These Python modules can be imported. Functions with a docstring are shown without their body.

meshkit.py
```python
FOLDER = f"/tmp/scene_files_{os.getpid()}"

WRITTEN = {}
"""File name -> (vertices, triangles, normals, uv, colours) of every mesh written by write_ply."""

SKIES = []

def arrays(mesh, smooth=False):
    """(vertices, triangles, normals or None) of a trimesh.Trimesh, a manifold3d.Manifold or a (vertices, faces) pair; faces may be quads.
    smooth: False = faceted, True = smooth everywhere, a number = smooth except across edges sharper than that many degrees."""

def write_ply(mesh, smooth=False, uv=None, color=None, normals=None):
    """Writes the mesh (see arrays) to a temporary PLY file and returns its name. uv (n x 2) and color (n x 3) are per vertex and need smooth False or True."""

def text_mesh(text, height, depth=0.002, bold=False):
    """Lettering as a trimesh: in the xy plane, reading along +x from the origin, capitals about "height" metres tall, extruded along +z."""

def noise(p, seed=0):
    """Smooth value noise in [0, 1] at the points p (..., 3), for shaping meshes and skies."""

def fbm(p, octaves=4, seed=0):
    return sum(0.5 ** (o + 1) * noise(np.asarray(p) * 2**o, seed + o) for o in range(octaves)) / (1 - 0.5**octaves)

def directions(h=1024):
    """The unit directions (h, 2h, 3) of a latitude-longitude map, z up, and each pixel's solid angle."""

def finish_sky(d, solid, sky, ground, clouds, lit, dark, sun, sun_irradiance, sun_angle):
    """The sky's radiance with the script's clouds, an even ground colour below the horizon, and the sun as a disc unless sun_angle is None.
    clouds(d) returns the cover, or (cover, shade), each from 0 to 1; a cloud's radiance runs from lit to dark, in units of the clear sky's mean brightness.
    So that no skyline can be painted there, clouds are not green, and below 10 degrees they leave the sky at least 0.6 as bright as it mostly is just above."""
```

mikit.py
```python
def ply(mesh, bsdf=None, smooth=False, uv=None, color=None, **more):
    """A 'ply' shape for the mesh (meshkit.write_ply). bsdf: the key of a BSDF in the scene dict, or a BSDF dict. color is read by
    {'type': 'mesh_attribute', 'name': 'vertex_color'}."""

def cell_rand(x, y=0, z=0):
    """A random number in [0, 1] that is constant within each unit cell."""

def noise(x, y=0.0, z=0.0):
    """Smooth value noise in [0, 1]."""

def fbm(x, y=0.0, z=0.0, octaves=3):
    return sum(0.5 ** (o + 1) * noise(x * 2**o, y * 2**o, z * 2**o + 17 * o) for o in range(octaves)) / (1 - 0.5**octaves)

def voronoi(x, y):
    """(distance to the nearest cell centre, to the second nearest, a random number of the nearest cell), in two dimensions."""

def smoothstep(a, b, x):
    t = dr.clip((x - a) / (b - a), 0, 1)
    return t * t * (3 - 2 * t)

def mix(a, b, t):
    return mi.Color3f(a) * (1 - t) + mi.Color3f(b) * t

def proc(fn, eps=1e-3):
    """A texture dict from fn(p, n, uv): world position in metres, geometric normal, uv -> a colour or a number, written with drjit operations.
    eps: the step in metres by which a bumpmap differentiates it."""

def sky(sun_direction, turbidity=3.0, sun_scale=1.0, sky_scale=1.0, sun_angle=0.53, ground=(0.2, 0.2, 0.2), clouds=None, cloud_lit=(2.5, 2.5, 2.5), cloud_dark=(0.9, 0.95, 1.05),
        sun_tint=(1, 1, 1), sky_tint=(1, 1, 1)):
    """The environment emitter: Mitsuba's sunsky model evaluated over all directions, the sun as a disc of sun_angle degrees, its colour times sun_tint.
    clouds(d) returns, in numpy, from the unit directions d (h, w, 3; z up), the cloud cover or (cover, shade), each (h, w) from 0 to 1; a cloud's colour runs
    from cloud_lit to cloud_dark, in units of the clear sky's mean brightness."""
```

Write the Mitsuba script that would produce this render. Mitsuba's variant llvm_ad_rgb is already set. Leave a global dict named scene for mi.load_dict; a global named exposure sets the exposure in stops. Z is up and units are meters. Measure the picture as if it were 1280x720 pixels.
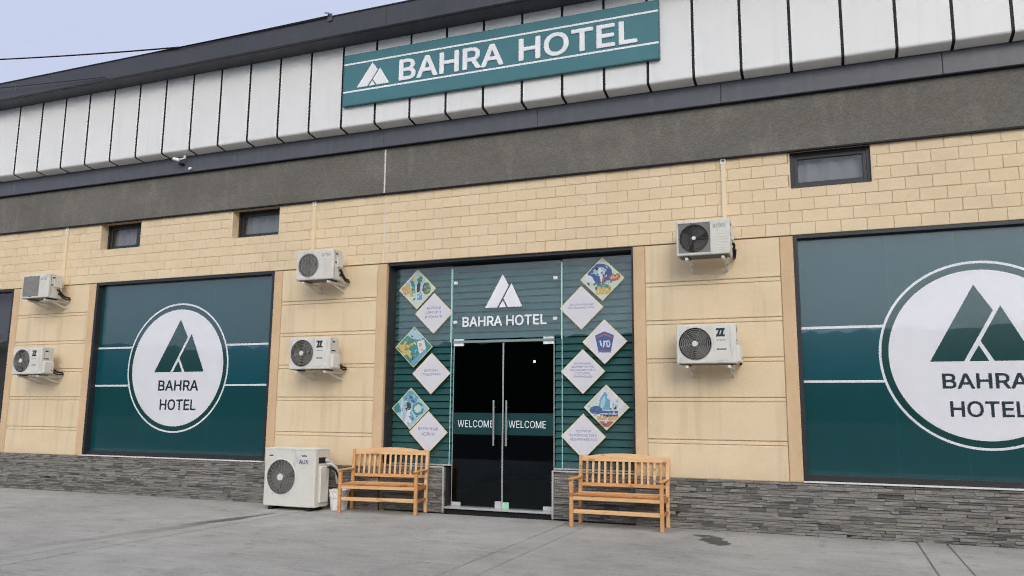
import math
import numpy as np
import trimesh
import shapely
from shapely.geometry import Polygon, Point, box as sbox
import mitsuba as mi
import drjit as dr
import mikit
import meshkit
from mikit import proc, fbm, noise, cell_rand, smoothstep, mix

scene, labels, COUNT = {'type': 'scene'}, {}, {}
T = mi.ScalarTransform4f
rng = np.random.default_rng(11)

# ------------------------------------------------------------------ camera, sky, exposure
CAM = np.array([0.0, -11.04, 1.4744])
FW = np.array([-0.36478875, 0.91819672, 0.15441484])
UP = np.array([0.0487922, -0.14676375, 0.98796747])
scene['camera'] = {'type': 'perspective', 'fov': 65.10, 'fov_axis': 'x', 'near_clip': 0.1, 'far_clip': 3000.0,
                   'to_world': T().look_at(origin=CAM.tolist(), target=(CAM + FW).tolist(), up=UP.tolist())}
exposure = 2.3
SUN = np.array([0.40, -0.80, 0.46]); SUN = SUN / np.linalg.norm(SUN)


def clouds(d):
    """thin high haze over the whole sky: brightest round the veiled sun, bluer away from it"""
    glow = np.array([0.42, -0.88, 0.20]); glow = glow / np.linalg.norm(glow)
    c = d @ glow
    n = meshkit.fbm(d * np.array([3.0, 3.0, 7.0]), 4, seed=3)
    shade = np.clip(1.0 - 0.97 * np.clip(0.5 + 0.5 * c, 0, 1) ** 4.6 + 0.14 * (n - 0.5), 0, 1)
    return np.ones_like(shade), shade


scene['sky_light'] = mikit.sky(SUN.tolist(), turbidity=3, sun_scale=0.25, sun_angle=26.0, sun_tint=(0.85, 0.965, 1.18), clouds=clouds,
                               cloud_lit=(4.0, 4.35, 4.85), cloud_dark=(1.52, 1.68, 2.20), ground=(0.2, 0.2, 0.2))


# ------------------------------------------------------------------ naming
def num(name):
    n = COUNT.get(name, 0)
    COUNT[name] = n + 1
    return name if n == 0 else '%s_%03d' % (name, n)


def thing(name, label, cat, group=None):
    key = num(name)
    labels[key] = {'label': label, 'category': cat}
    if group:
        labels[key]['group'] = group
    return key


def part(parent, name, mesh, bsdf, smooth=False, label=None, kind=None):
    key = num(parent + '__' + name)
    scene[key] = mikit.ply(mesh, bsdf, smooth=smooth)
    if label or kind:
        labels[key] = {}
        if label:
            labels[key]['label'] = label
        if kind:
            labels[key]['kind'] = kind
    return key


def structure(name, mesh, bsdf, label):
    scene[name] = mikit.ply(mesh, bsdf)
    labels[name] = {'label': label, 'kind': 'structure'}
    return name


# ------------------------------------------------------------------ mesh helpers
def cat(ms):
    return trimesh.util.concatenate([m for m in ms if m is not None])


def B(x0, x1, y0, y1, z0, z1):
    m = trimesh.creation.box((x1 - x0, y1 - y0, z1 - z0))
    m.apply_translation(((x0 + x1) / 2, (y0 + y1) / 2, (z0 + z1) / 2))
    return m


def CB(x0, x1, y0, y1, z0, z1, c=0.004):
    """box with chamfered edges"""
    p = []
    for x, sx in ((x0, 1), (x1, -1)):
        for y, sy in ((y0, 1), (y1, -1)):
            for z, sz in ((z0, 1), (z1, -1)):
                p += [(x + sx * c, y + sy * c, z), (x + sx * c, y, z + sz * c), (x, y + sy * c, z + sz * c)]
    return trimesh.convex.convex_hull(np.array(p))


def slab(x0, x1, z0, z1, yb, yf, c=0.004, jit=0.0):
    """a facing piece: rim from yb to yf with a chamfer, front towards -y"""
    j = lambda: rng.uniform(-jit, jit) if jit else 0.0
    v = [(x0, yb, z0), (x1, yb, z0), (x1, yb, z1), (x0, yb, z1)]
    v += [(x0, yf + c, z0), (x1, yf + c, z0), (x1, yf + c, z1), (x0, yf + c, z1)]
    v += [(x0 + c, yf + j(), z0 + c), (x1 - c, yf + j(), z0 + c), (x1 - c, yf + j(), z1 - c), (x0 + c, yf + j(), z1 - c)]
    f = [(8, 9, 10), (8, 10, 11)]
    for a in (0, 4):
        for k in range(4):
            l = (k + 1) % 4
            f += [(a + k, a + l, a + 4 + l), (a + k, a + 4 + l, a + 4 + k)]
    return trimesh.Trimesh(np.array(v, float), np.array(f), process=False)


def face(m):
    """a mesh in the xy plane extruded along +z -> in the xz plane facing -y"""
    m.vertices = np.stack([m.vertices[:, 0], -m.vertices[:, 2], m.vertices[:, 1]], -1)
    return m


def flat(poly, y, d):
    """shapely polygon(s) in x,z as a plate: front at y, thickness d towards +y"""
    ms = [trimesh.creation.extrude_polygon(g, d, engine='earcut') for g in getattr(poly, 'geoms', [poly]) if not g.is_empty]
    m = face(cat(ms))
    m.apply_translation((0, y + d, 0))
    return m


def text(s, x0, x1, z0, h, y, d=0.003, bold=False):
    """lettering whose box runs from x0 to x1, baseline z0, capital height h, front at y"""
    m = meshkit.text_mesh(s, h, d, bold)
    v = m.vertices
    v[:, 0] = (v[:, 0] - v[:, 0].min()) / np.ptp(v[:, 0]) * (x1 - x0) + x0
    m.vertices = v
    m = face(m)
    m.apply_translation((0, y + d, z0))
    return m


def tube(pts, r, n=8, caps=True):
    p = np.asarray(pts, float)
    d = np.gradient(p, axis=0)
    d /= np.linalg.norm(d, axis=1, keepdims=True)
    ref = np.array([0.31, 0.17, 0.93]) if abs(d[:, 2]).mean() < .8 else np.array([1.0, 0.2, 0.1])
    a = np.cross(d, ref); a /= np.linalg.norm(a, axis=1, keepdims=True)
    b = np.cross(d, a)
    t = np.arange(n) / n * 2 * np.pi
    rr = np.broadcast_to(r, len(p))[:, None, None]
    v = (p[:, None] + rr * (a[:, None] * np.cos(t)[None, :, None] + b[:, None] * np.sin(t)[None, :, None])).reshape(-1, 3)
    f = []
    for i in range(len(p) - 1):
        for k in range(n):
            q = (k + 1) % n
            f += [(i * n + k, i * n + q, (i + 1) * n + q), (i * n + k, (i + 1) * n + q, (i + 1) * n + k)]
    if caps:
        v = np.vstack([v, p[0], p[-1]])
        for k in range(n):
            q = (k + 1) % n
            f += [(len(v) - 2, q, k), (len(v) - 1, (len(p) - 1) * n + k, (len(p) - 1) * n + q)]
    m = trimesh.Trimesh(v, np.array(f), process=False)
    if m.volume < 0:
        m.invert()
    return m


def cyl(p0, p1, r, n=20):
    return trimesh.creation.cylinder(r, segment=[p0, p1], sections=n)


def ringy(cx, cz, y, R, r, n=36, k=6):
    """torus about the y axis"""
    m = trimesh.creation.torus(R, r, major_sections=n, minor_sections=k)
    m.vertices = np.stack([m.vertices[:, 0] + cx, m.vertices[:, 2] + y, m.vertices[:, 1] + cz], -1)
    m.fix_normals()
    return m


def move(m, M):
    m = m.copy()
    m.apply_transform(M)
    return m


# ------------------------------------------------------------------ materials
def rgb(*c):
    return {'type': 'rgb', 'value': list(c)}


def mat(name, d):
    scene[name] = d
    return name


def solid(name, c, rough=0.6, spec=0.4, metal=0.0):
    return mat(name, {'type': 'twosided', 'bsdf': {'type': 'principled', 'base_color': rgb(*c), 'roughness': rough, 'specular': spec, 'metallic': metal}})


def textured(name, fn, rough=0.8, spec=0.3, bump=None, scale=0.002, eps=1e-3):
    b = {'type': 'principled', 'base_color': proc(fn), 'roughness': rough, 'specular': spec}
    if bump is not None:
        b = {'type': 'bumpmap', 'arbitrary': proc(bump, eps), 'scale': scale, 'bsdf': b}
    return mat(name, {'type': 'twosided', 'bsdf': b})


BRW, BRH, BRX, Z_LINT, Z_BAND = 0.3125, 0.1646, -2.60, 3.843, 4.995


def f_brick(p, n, uv):
    row = dr.floor((p.z - Z_LINT) / BRH)
    off = dr.select((row - 2 * dr.floor(row / 2)) > 0.5, 0.5, 0.0)
    col = dr.floor((p.x - BRX) / BRW - off)
    t = cell_rand(col, row, 7)
    g = fbm(p.x * 6, p.y * 6, p.z * 6, 3)
    s = fbm(p.x * 60, p.y * 60, p.z * 60, 2)
    c = mix((0.655, 0.510, 0.330), (0.740, 0.600, 0.410), 0.2 + t * 0.4 + g * 0.4)
    stain = smoothstep(0.55, 0.85, fbm(p.x * 0.9, 3.0, p.z * 0.5, 3))
    return c * (0.93 + 0.14 * s) * (1 - 0.05 * stain)


def f_block(p, n, uv):
    g = fbm(p.x * 2.2, p.y * 4, p.z * 3.1, 4)
    s = fbm(p.x * 90, p.y * 90, p.z * 90, 2)
    streak = fbm(p.x * 9, 1.0, p.z * 0.7, 3)
    c = mix((0.670, 0.530, 0.350), (0.735, 0.600, 0.410), g)
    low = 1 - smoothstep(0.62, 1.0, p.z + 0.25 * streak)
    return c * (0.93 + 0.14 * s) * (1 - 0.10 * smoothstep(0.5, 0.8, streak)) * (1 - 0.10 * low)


def f_trim(p, n, uv):
    g = fbm(p.x * 5, p.y * 5, p.z * 2, 4)
    s = fbm(p.x * 80, p.y * 80, p.z * 80, 2)
    return mix((0.560, 0.390, 0.230), (0.650, 0.475, 0.300), g) * (0.9 + 0.2 * s)


def f_stucco(p, n, uv):
    g = fbm(p.x * 1.3, p.y * 3, p.z * 2.6, 5)
    s = fbm(p.x * 45, p.y * 45, p.z * 45, 3)
    w = smoothstep(0.5, 0.75, fbm(p.x * 7, 5.0, p.z * 1.2, 3))
    return mix((0.122, 0.114, 0.100), (0.182, 0.171, 0.152), g) * (0.70 + 0.6 * s) * (1 + 0.15 * w)


def b_stucco(p, n, uv):
    return fbm(p.x * 70, p.y * 70, p.z * 70, 3)


def f_dark(p, n, uv):
    g = fbm(p.x * 1.5, p.y * 3, p.z * 3, 4)
    d = smoothstep(0.45, 0.8, fbm(p.x * 14, p.y * 9, p.z * 2, 3))
    return mix((0.068, 0.071, 0.090), (0.088, 0.091, 0.108), g) * (1 + 0.12 * d)


def f_white(p, n, uv):
    i = dr.floor((p.x + 14.967) / 0.6379)
    t = cell_rand(i, 3, 1)
    g = fbm(p.x * 2.0, p.y, p.z * 1.3, 4)
    drip = smoothstep(0.52, 0.80, fbm(p.x * 16, 2.0, p.z * 0.6, 3)) * smoothstep(7.6, 6.0, p.z)
    return mix((0.680, 0.680, 0.672), (0.73, 0.73, 0.722), t * 0.4 + g * 0.6) * (1 - 0.05 * drip)


def f_concrete(p, n, uv):
    slabn = cell_rand(dr.floor(p.x / 4.27 + 0.87), dr.floor(p.y / 5.4 + 0.04), 5)
    g = fbm(p.x * 0.55, p.y * 0.55, 1.0, 5)
    m = fbm(p.x * 3.0, p.y * 3.7, 4.0, 4)
    broom = fbm(p.x * 3.0, p.y * 55, 2.0, 3)
    fine = fbm(p.x * 70, p.y * 70, 7.0, 2)
    c = mix((0.214, 0.205, 0.186), (0.315, 0.302, 0.276), g * 0.9 + slabn * 0.15)
    c = c * (0.84 + 0.32 * m) * (0.84 + 0.32 * broom) * (0.86 + 0.28 * fine)
    spots = smoothstep(0.70, 0.80, fbm(p.x * 5.5, p.y * 5.5, 9.0, 3))
    c = c * (1 - 0.14 * spots)
    # wet patch in front of the pilaster
    q = fbm(p.x * 5, p.y * 5, 3.0, 3) - 0.5
    d = dr.sqrt(dr.square((p.x + 1.38 + 0.25 * (p.y + 1.0)) / 0.17) + dr.square((p.y + 0.98) / 0.42)) + 1.6 * q
    c = c * (1 - 0.72 * (1 - smoothstep(0.8, 1.1, d)))
    # damp stain running out from under the floor unit along the joint
    e = dr.abs(p.x + 7.75 - 0.12 * (p.y + 1.7)) / (0.035 + 0.10 * fbm(p.x * 2, p.y * 1.5, 5.0, 3)) + 1.6 * (fbm(p.x * 4, p.y * 2.2, 8.0, 3) - 0.5)
    along = smoothstep(-6.0, -2.6, p.y) * (1 - smoothstep(-1.3, -0.9, p.y))
    c = c * (1 - (0.26 + 0.40 * smoothstep(-2.7, -2.1, p.y)) * (1 - smoothstep(0.6, 1.6, e)) * along)
    # dirt and damp at the foot of the wall
    foot = (1 - smoothstep(0.0, 0.55, -p.y - 0.05 + 0.3 * q)) * smoothstep(-1.5, -0.2, p.y)
    return c * (1 - 0.16 * foot)


def b_concrete(p, n, uv):
    return 0.5 * fbm(p.x * 4, p.y * 50, 2.0, 3) + 0.5 * fbm(p.x * 60, p.y * 60, 7.0, 2)


def wood_fn(seed, a, b):
    def f(p, n, uv):
        w = fbm(p.x * 2.0 + seed, p.y * 9 + seed, p.z * 9, 3)
        g = noise((p.x * 2.5 + p.y * 30 + p.z * 34 + 4 * w) * 1.0, p.y * 40 + seed, p.z * 40)
        k = smoothstep(0.78, 0.84, noise(p.x * 7 + seed, p.y * 12, p.z * 12 + seed))
        return mix(a, b, g * 0.7 + w * 0.3) * (1 - 0.35 * k)
    return f


def stone_fn(k, a, b):
    def f(p, n, uv):
        g = fbm(p.x * 7, p.y * 12 + k * 5, p.z * 30, 4)
        s = fbm(p.x * 50, p.y * 50, p.z * 110, 3)
        return mix(a, b, g) * (0.7 + 0.6 * s)
    return f


def b_stone(p, n, uv):
    return fbm(p.x * 22, p.y * 30, p.z * 60, 4)


def film_fn(a, seams):
    def f(p, n, uv):
        g = fbm(p.x * 1.2, 2.0, p.z * 0.9, 3)
        c = mix(a, a, 0.5) * (0.92 + 0.16 * g)
        s = mi.Float(1.0)
        for x in seams:
            s = dr.select(dr.abs(p.x - x) < 0.004, 1.5, s)
        return c * s
    return f


def f_slat(p, n, uv):
    g = fbm(p.x * 1.5, p.y, p.z * 2.0, 3)
    return mix((0.006, 0.068, 0.066), (0.010, 0.090, 0.088), g)


def f_casing(p, n, uv):
    g = fbm(p.x * 6, p.y * 6, p.z * 3, 4)
    d = smoothstep(0.55, 0.8, fbm(p.x * 22, p.y * 22, p.z * 4, 3))
    return mix((0.57, 0.55, 0.495), (0.67, 0.65, 0.60), g) * (1 - 0.18 * d)


def f_hill(p, n, uv):
    g = fbm(p.x * 0.05, p.y * 0.05, p.z * 0.15, 4)
    return mix((0.018, 0.026, 0.020), (0.045, 0.052, 0.040), g)


def f_ground(p, n, uv):
    g = fbm(p.x * 0.2, p.y * 0.2, 0.0, 4)
    s = fbm(p.x * 30, p.y * 30, 0.0, 2)
    return mix((0.050, 0.055, 0.038), (0.090, 0.088, 0.065), g) * (0.85 + 0.3 * s)


M_BRICK = textured('mat_brick', f_brick, 0.85, 0.25)
M_BLOCK = textured('mat_block', f_block, 0.85, 0.25)
M_TRIM = textured('mat_trim', f_trim, 0.85, 0.25)
M_MORTAR = solid('mat_mortar', (0.400, 0.300, 0.185), 0.95, 0.2)
M_STUCCO = textured('mat_stucco', f_stucco, 0.95, 0.2, b_stucco, 0.006, 2e-3)
M_DARK = textured('mat_dark_metal', f_dark, 0.42, 0.5)
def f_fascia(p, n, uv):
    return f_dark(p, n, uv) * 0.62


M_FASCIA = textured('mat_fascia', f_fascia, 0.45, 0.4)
M_WHITE = textured('mat_white_panel', f_white, 0.42, 0.45)
M_GASKET = solid('mat_gasket', (0.008, 0.008, 0.009), 0.6, 0.3)
M_CONC = textured('mat_concrete', f_concrete, 0.85, 0.3, b_concrete, 0.003, 2e-3)
M_BED = solid('mat_joint_bed', (0.13, 0.125, 0.115), 0.95, 0.2)
M_ASPHALT = solid('mat_asphalt', (0.042, 0.042, 0.044), 0.9, 0.2)
M_GROUND = textured('mat_ground', f_ground, 0.95, 0.2)
M_WOODS = [textured('mat_wood_%s' % w, wood_fn(s, a, b), 0.42, 0.45) for w, s, a, b in (
    ('pine', 1.0, (0.50, 0.235, 0.080), (0.66, 0.36, 0.145)), ('pine_pale', 7.0, (0.60, 0.345, 0.155), (0.76, 0.50, 0.265)), ('pine_deep', 13.0, (0.38, 0.140, 0.038), (0.56, 0.240, 0.080)))]
M_STONES = [textured('mat_stone_%s' % w, stone_fn(k, a, b), 0.9, 0.25, b_stone, 0.010, 2e-3) for k, (w, a, b) in enumerate((
    ('grey', (0.125, 0.119, 0.110), (0.315, 0.300, 0.276)), ('brown', (0.128, 0.118, 0.105), (0.305, 0.283, 0.254)), ('pale', (0.130, 0.126, 0.119), (0.325, 0.316, 0.296)), ('dark', (0.070, 0.068, 0.065), (0.180, 0.174, 0.163))))]
M_STONEBACK = solid('mat_stone_back', (0.035, 0.033, 0.031), 0.95, 0.1)
SEAMS = [-11.6, -10.1, 0.73, 1.50, 2.6]
M_FILM = textured('mat_film', film_fn((0.0003, 0.055, 0.063), SEAMS), 0.17, 0.75)
M_FILM_MID = textured('mat_film_middle', film_fn((0.0004, 0.072, 0.096), SEAMS), 0.17, 0.75)
M_PRINT = solid('mat_print_white', (0.76, 0.76, 0.80), 0.4, 0.4)
M_INK = solid('mat_print_ink', (0.010, 0.022, 0.032), 0.4, 0.4)
M_LOGO = textured('mat_print_teal', film_fn((0.0020, 0.048, 0.048), []), 0.17, 0.75)
M_PANE = mat('mat_pane', {'type': 'thindielectric', 'int_ior': 1.5, 'specular_reflectance': rgb(0.62, 0.62, 0.62)})
M_PANE_E = mat('mat_entrance_pane', {'type': 'thindielectric', 'int_ior': 1.55, 'specular_reflectance': rgb(0.95, 0.95, 0.95)})
M_TINT = mat('mat_tinted_pane', {'type': 'thindielectric', 'int_ior': 1.5, 'specular_transmittance': rgb(0.22, 0.27, 0.28), 'specular_reflectance': rgb(0.34, 0.42, 0.46)})
M_FRAME = solid('mat_frame', (0.020, 0.020, 0.023), 0.35, 0.5)
M_SILL = solid('mat_sill', (0.62, 0.60, 0.57), 0.5, 0.4)
M_SLAT = textured('mat_slat', f_slat, 0.45, 0.4)
M_EDGE = solid('mat_glass_edge', (0.42, 0.72, 0.66), 0.25, 0.5)
M_STEEL = solid('mat_steel', (0.72, 0.72, 0.72), 0.25, 0.5, 1.0)
M_RAIL = solid('mat_header_rail', (0.20, 0.27, 0.26), 0.35, 0.5)
M_LAMP = None
M_ALU = solid('mat_aluminium', (0.62, 0.62, 0.61), 0.4, 0.5, 0.6)
M_CLIP = solid('mat_clip', (0.75, 0.76, 0.76), 0.35, 0.5)
M_GREEN = solid('mat_green_fitting', (0.33, 0.56, 0.42), 0.4, 0.5)
M_DOORFILM = solid('mat_door_film', (0.006, 0.042, 0.044), 0.3, 0.4)
M_CASE = textured('mat_casing', f_casing, 0.45, 0.4)
M_CASE2 = solid('mat_casing_plain', (0.63, 0.61, 0.565), 0.45, 0.4)
M_GRILLE = solid('mat_grille', (0.085, 0.082, 0.078), 0.5, 0.4)
M_PLATE = solid('mat_grille_plate', (0.17, 0.165, 0.155), 0.5, 0.4)
M_WIRE = solid('mat_wire_grille', (0.30, 0.295, 0.28), 0.5, 0.4)
M_FANDARK = solid('mat_fan_recess', (0.030, 0.029, 0.028), 0.7, 0.3)
M_FAN = solid('mat_fan_blade', (0.090, 0.088, 0.085), 0.5, 0.4)
M_BLACK = solid('mat_black_rubber', (0.014, 0.014, 0.015), 0.6, 0.3)
M_GREYTEXT = solid('mat_grey_lettering', (0.26, 0.30, 0.27), 0.5, 0.4)
M_BLUE = solid('mat_blue_lettering', (0.020, 0.030, 0.150), 0.5, 0.4)
M_CREAM = solid('mat_cream_pipe', (0.72, 0.60, 0.41), 0.5, 0.4)
M_SIGN = textured('mat_sign_face', film_fn((0.054, 0.172, 0.200), []), 0.4, 0.4)
M_SIGNEDGE = solid('mat_sign_edge', (0.05, 0.14, 0.15), 0.5, 0.4)
M_LETTER = solid('mat_sign_letter', (0.80, 0.80, 0.82), 0.4, 0.4)
M_CURTAIN = solid('mat_curtain', (0.20, 0.215, 0.235), 0.9, 0.1)
M_ROOM = solid('mat_room', (0.05, 0.05, 0.05), 0.9, 0.1)
M_BUCKET = solid('mat_bucket', (0.78, 0.77, 0.76), 0.4, 0.4)
M_HOSE = solid('mat_hose_white', (0.55, 0.54, 0.52), 0.6, 0.3)
M_CABLE = solid('mat_cable', (0.02, 0.02, 0.022), 0.6, 0.3)
M_HILL = textured('mat_hill', f_hill, 0.95, 0.1)

# ------------------------------------------------------------------ ground, pavement, hills behind the camera
structure('ground', trimesh.Trimesh([(-500, -900, -0.12), (500, -900, -0.12), (500, 500, -0.12), (-500, 500, -0.12)], [(0, 1, 2), (0, 2, 3)], process=False), M_GROUND,
          'open ground around the hotel yard')
labels['pavement'] = {'label': 'grey brushed concrete pavement in front of the hotel with double joints', 'kind': 'structure'}
scene['pavement'] = mikit.ply(cat([B(-40, 30, -12.6, -0.04, -0.115, -0.012), CB(-40, 30, -12.78, -12.604, -0.115, 0.004, 0.01)]), M_BED)


def paving(x0, x1, y0, y1):
    c, g = 0.008, 0.004
    x0, x1, y0, y1 = x0 + g, x1 - g, y0 + g, y1 - g
    v = [(x0, y0, -0.012), (x1, y0, -0.012), (x1, y1, -0.012), (x0, y1, -0.012), (x0 + c, y0 + c, 0), (x1 - c, y0 + c, 0), (x1 - c, y1 - c, 0), (x0 + c, y1 - c, 0)]
    dz = rng.uniform(-0.002, 0.002)
    v = [(a, b, z + (dz if z == 0 else 0)) for a, b, z in v]
    f = [(4, 5, 6), (4, 6, 7)]
    for k in range(4):
        l = (k + 1) % 4
        f += [(k, l, 4 + l), (k, 4 + l, 4 + k)]
    return trimesh.Trimesh(np.array(v, float), np.array(f), process=False)


XS = []
for k in range(-7, 7):
    a = 0.85 + 4.30 * k
    XS += [(a, a + 0.32), (a + 0.32, a + 4.30)]
for x0, x1 in XS:
    for y0, y1 in ((-5.6, -0.04), (-12.6, -5.6)):
        part('pavement', 'slab', paving(x0, x1, y0, y1), M_CONC)
structure('road', B(-500, 500, -40, -12.79, -0.30, -0.112), M_ASPHALT, 'dark asphalt road in front of the hotel pavement')
# floor inside the entrance
part('pavement', 'lobby_floor', B(-6.5, -2.6, 0.36, 6.0, -0.10, 0.03), M_ROOM)

th = np.linspace(0, 2 * math.pi, 641)
rng_h = np.random.default_rng(5).uniform(-0.9, 0.9, 641)
hv, hf = [], []
for i, t in enumerate(th):
    R = 260.0
    h = np.interp(math.cos(t), [-1, -0.8, -0.6, -0.3, 0.0, 0.2, 1], [19.5, 20, 22, 27.5, 27.8, 28.2, 28]) + 1.2 * (meshkit.fbm(np.array([t * 14, 0.3, 0.1]), 5, 2) - 0.5) * 2 + rng_h[i]
    for rr, zz in ((R - 30, -1.0), (R - 10, h * 0.55), (R, h), (R + 30, h * 0.4)):
        hv.append((rr * math.cos(t), rr * math.sin(t), zz))
    if i:
        for k in range(3):
            a, b = (i - 1) * 4 + k, i * 4 + k
            hf += [(a, b, b + 1), (a, b + 1, a + 1)]
structure('hills', trimesh.Trimesh(np.array(hv), np.array(hf), process=False), M_HILL, 'low dark wooded hills across the open ground opposite the hotel')

# ------------------------------------------------------------------ the building
H = thing('hotel_building', 'long single storey hotel with tan brick band, teal filmed windows and white panelled parapet', 'building')
XL, XR, YB = -21.0, 8.4, 12.0
WIN = [(-16.98, -15.06), (-12.85, -8.74), (-0.39, 3.72)]          # shop window openings (the first one is a narrower bay)
WIN[0] = (-19.17, -15.06)
DOOR = (-6.55, -2.54)
PIL = [(-21.0, -19.17), (-15.06, -12.85), (-8.74, -6.55), (-2.54, -0.39), (3.72, 5.87), (5.87, 8.4)]
SMALL = [(-18.9, -17.9), (-12.845, -11.825), (-9.715, -8.69), (-0.395, 0.625), (3.4, 4.42)]
ZS0, ZS1, ZST = 4.465, 4.985, 0.643

core = []
for a, b in PIL:
    core.append(B(a, b, 0.018, 0.40, ZST, Z_LINT))
core.append(B(XL, XR, -0.004, 0.40, Z_LINT, ZS0))
prev = XL
for a, b in SMALL:
    core.append(B(prev, a, -0.004, 0.40, ZS0, ZS1)); prev = b
core.append(B(prev, XR, -0.004, 0.40, ZS0, ZS1))
core.append(B(XL, XR, 0.006, 0.40, ZS1, 7.60))
prev = XL
core.append(B(XL, DOOR[0], 0.0, 0.40, -0.1, ZST)); core.append(B(DOOR[1], XR, 0.0, 0.40, -0.1, ZST))
core += [B(XL, XL + 0.3, 0.40, YB, -0.1, 7.6), B(XR - 0.3, XR, 0.40, YB, -0.1, 7.6), B(XL, XR, YB, YB + 0.3, -0.1, 7.6)]
part(H, 'wall', cat(core), M_MORTAR)
part(H, 'roof', B(XL - 0.4, XR + 0.4, -0.638, YB + 0.6, 7.56, 7.78), M_DARK)
part(H, 'inner_ceiling', B(XL + 0.3, XR - 0.3, 0.40, YB, 4.2, 4.3), M_ROOM)
part(H, 'lobby_wall', cat([B(-7.0, -2.0, 6.0, 6.1, 0, 4.2), B(-7.1, -7.0, 0.40, 6.1, 0, 4.2), B(-2.0, -1.9, 0.40, 6.1, 0, 4.2)]), M_ROOM)

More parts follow.
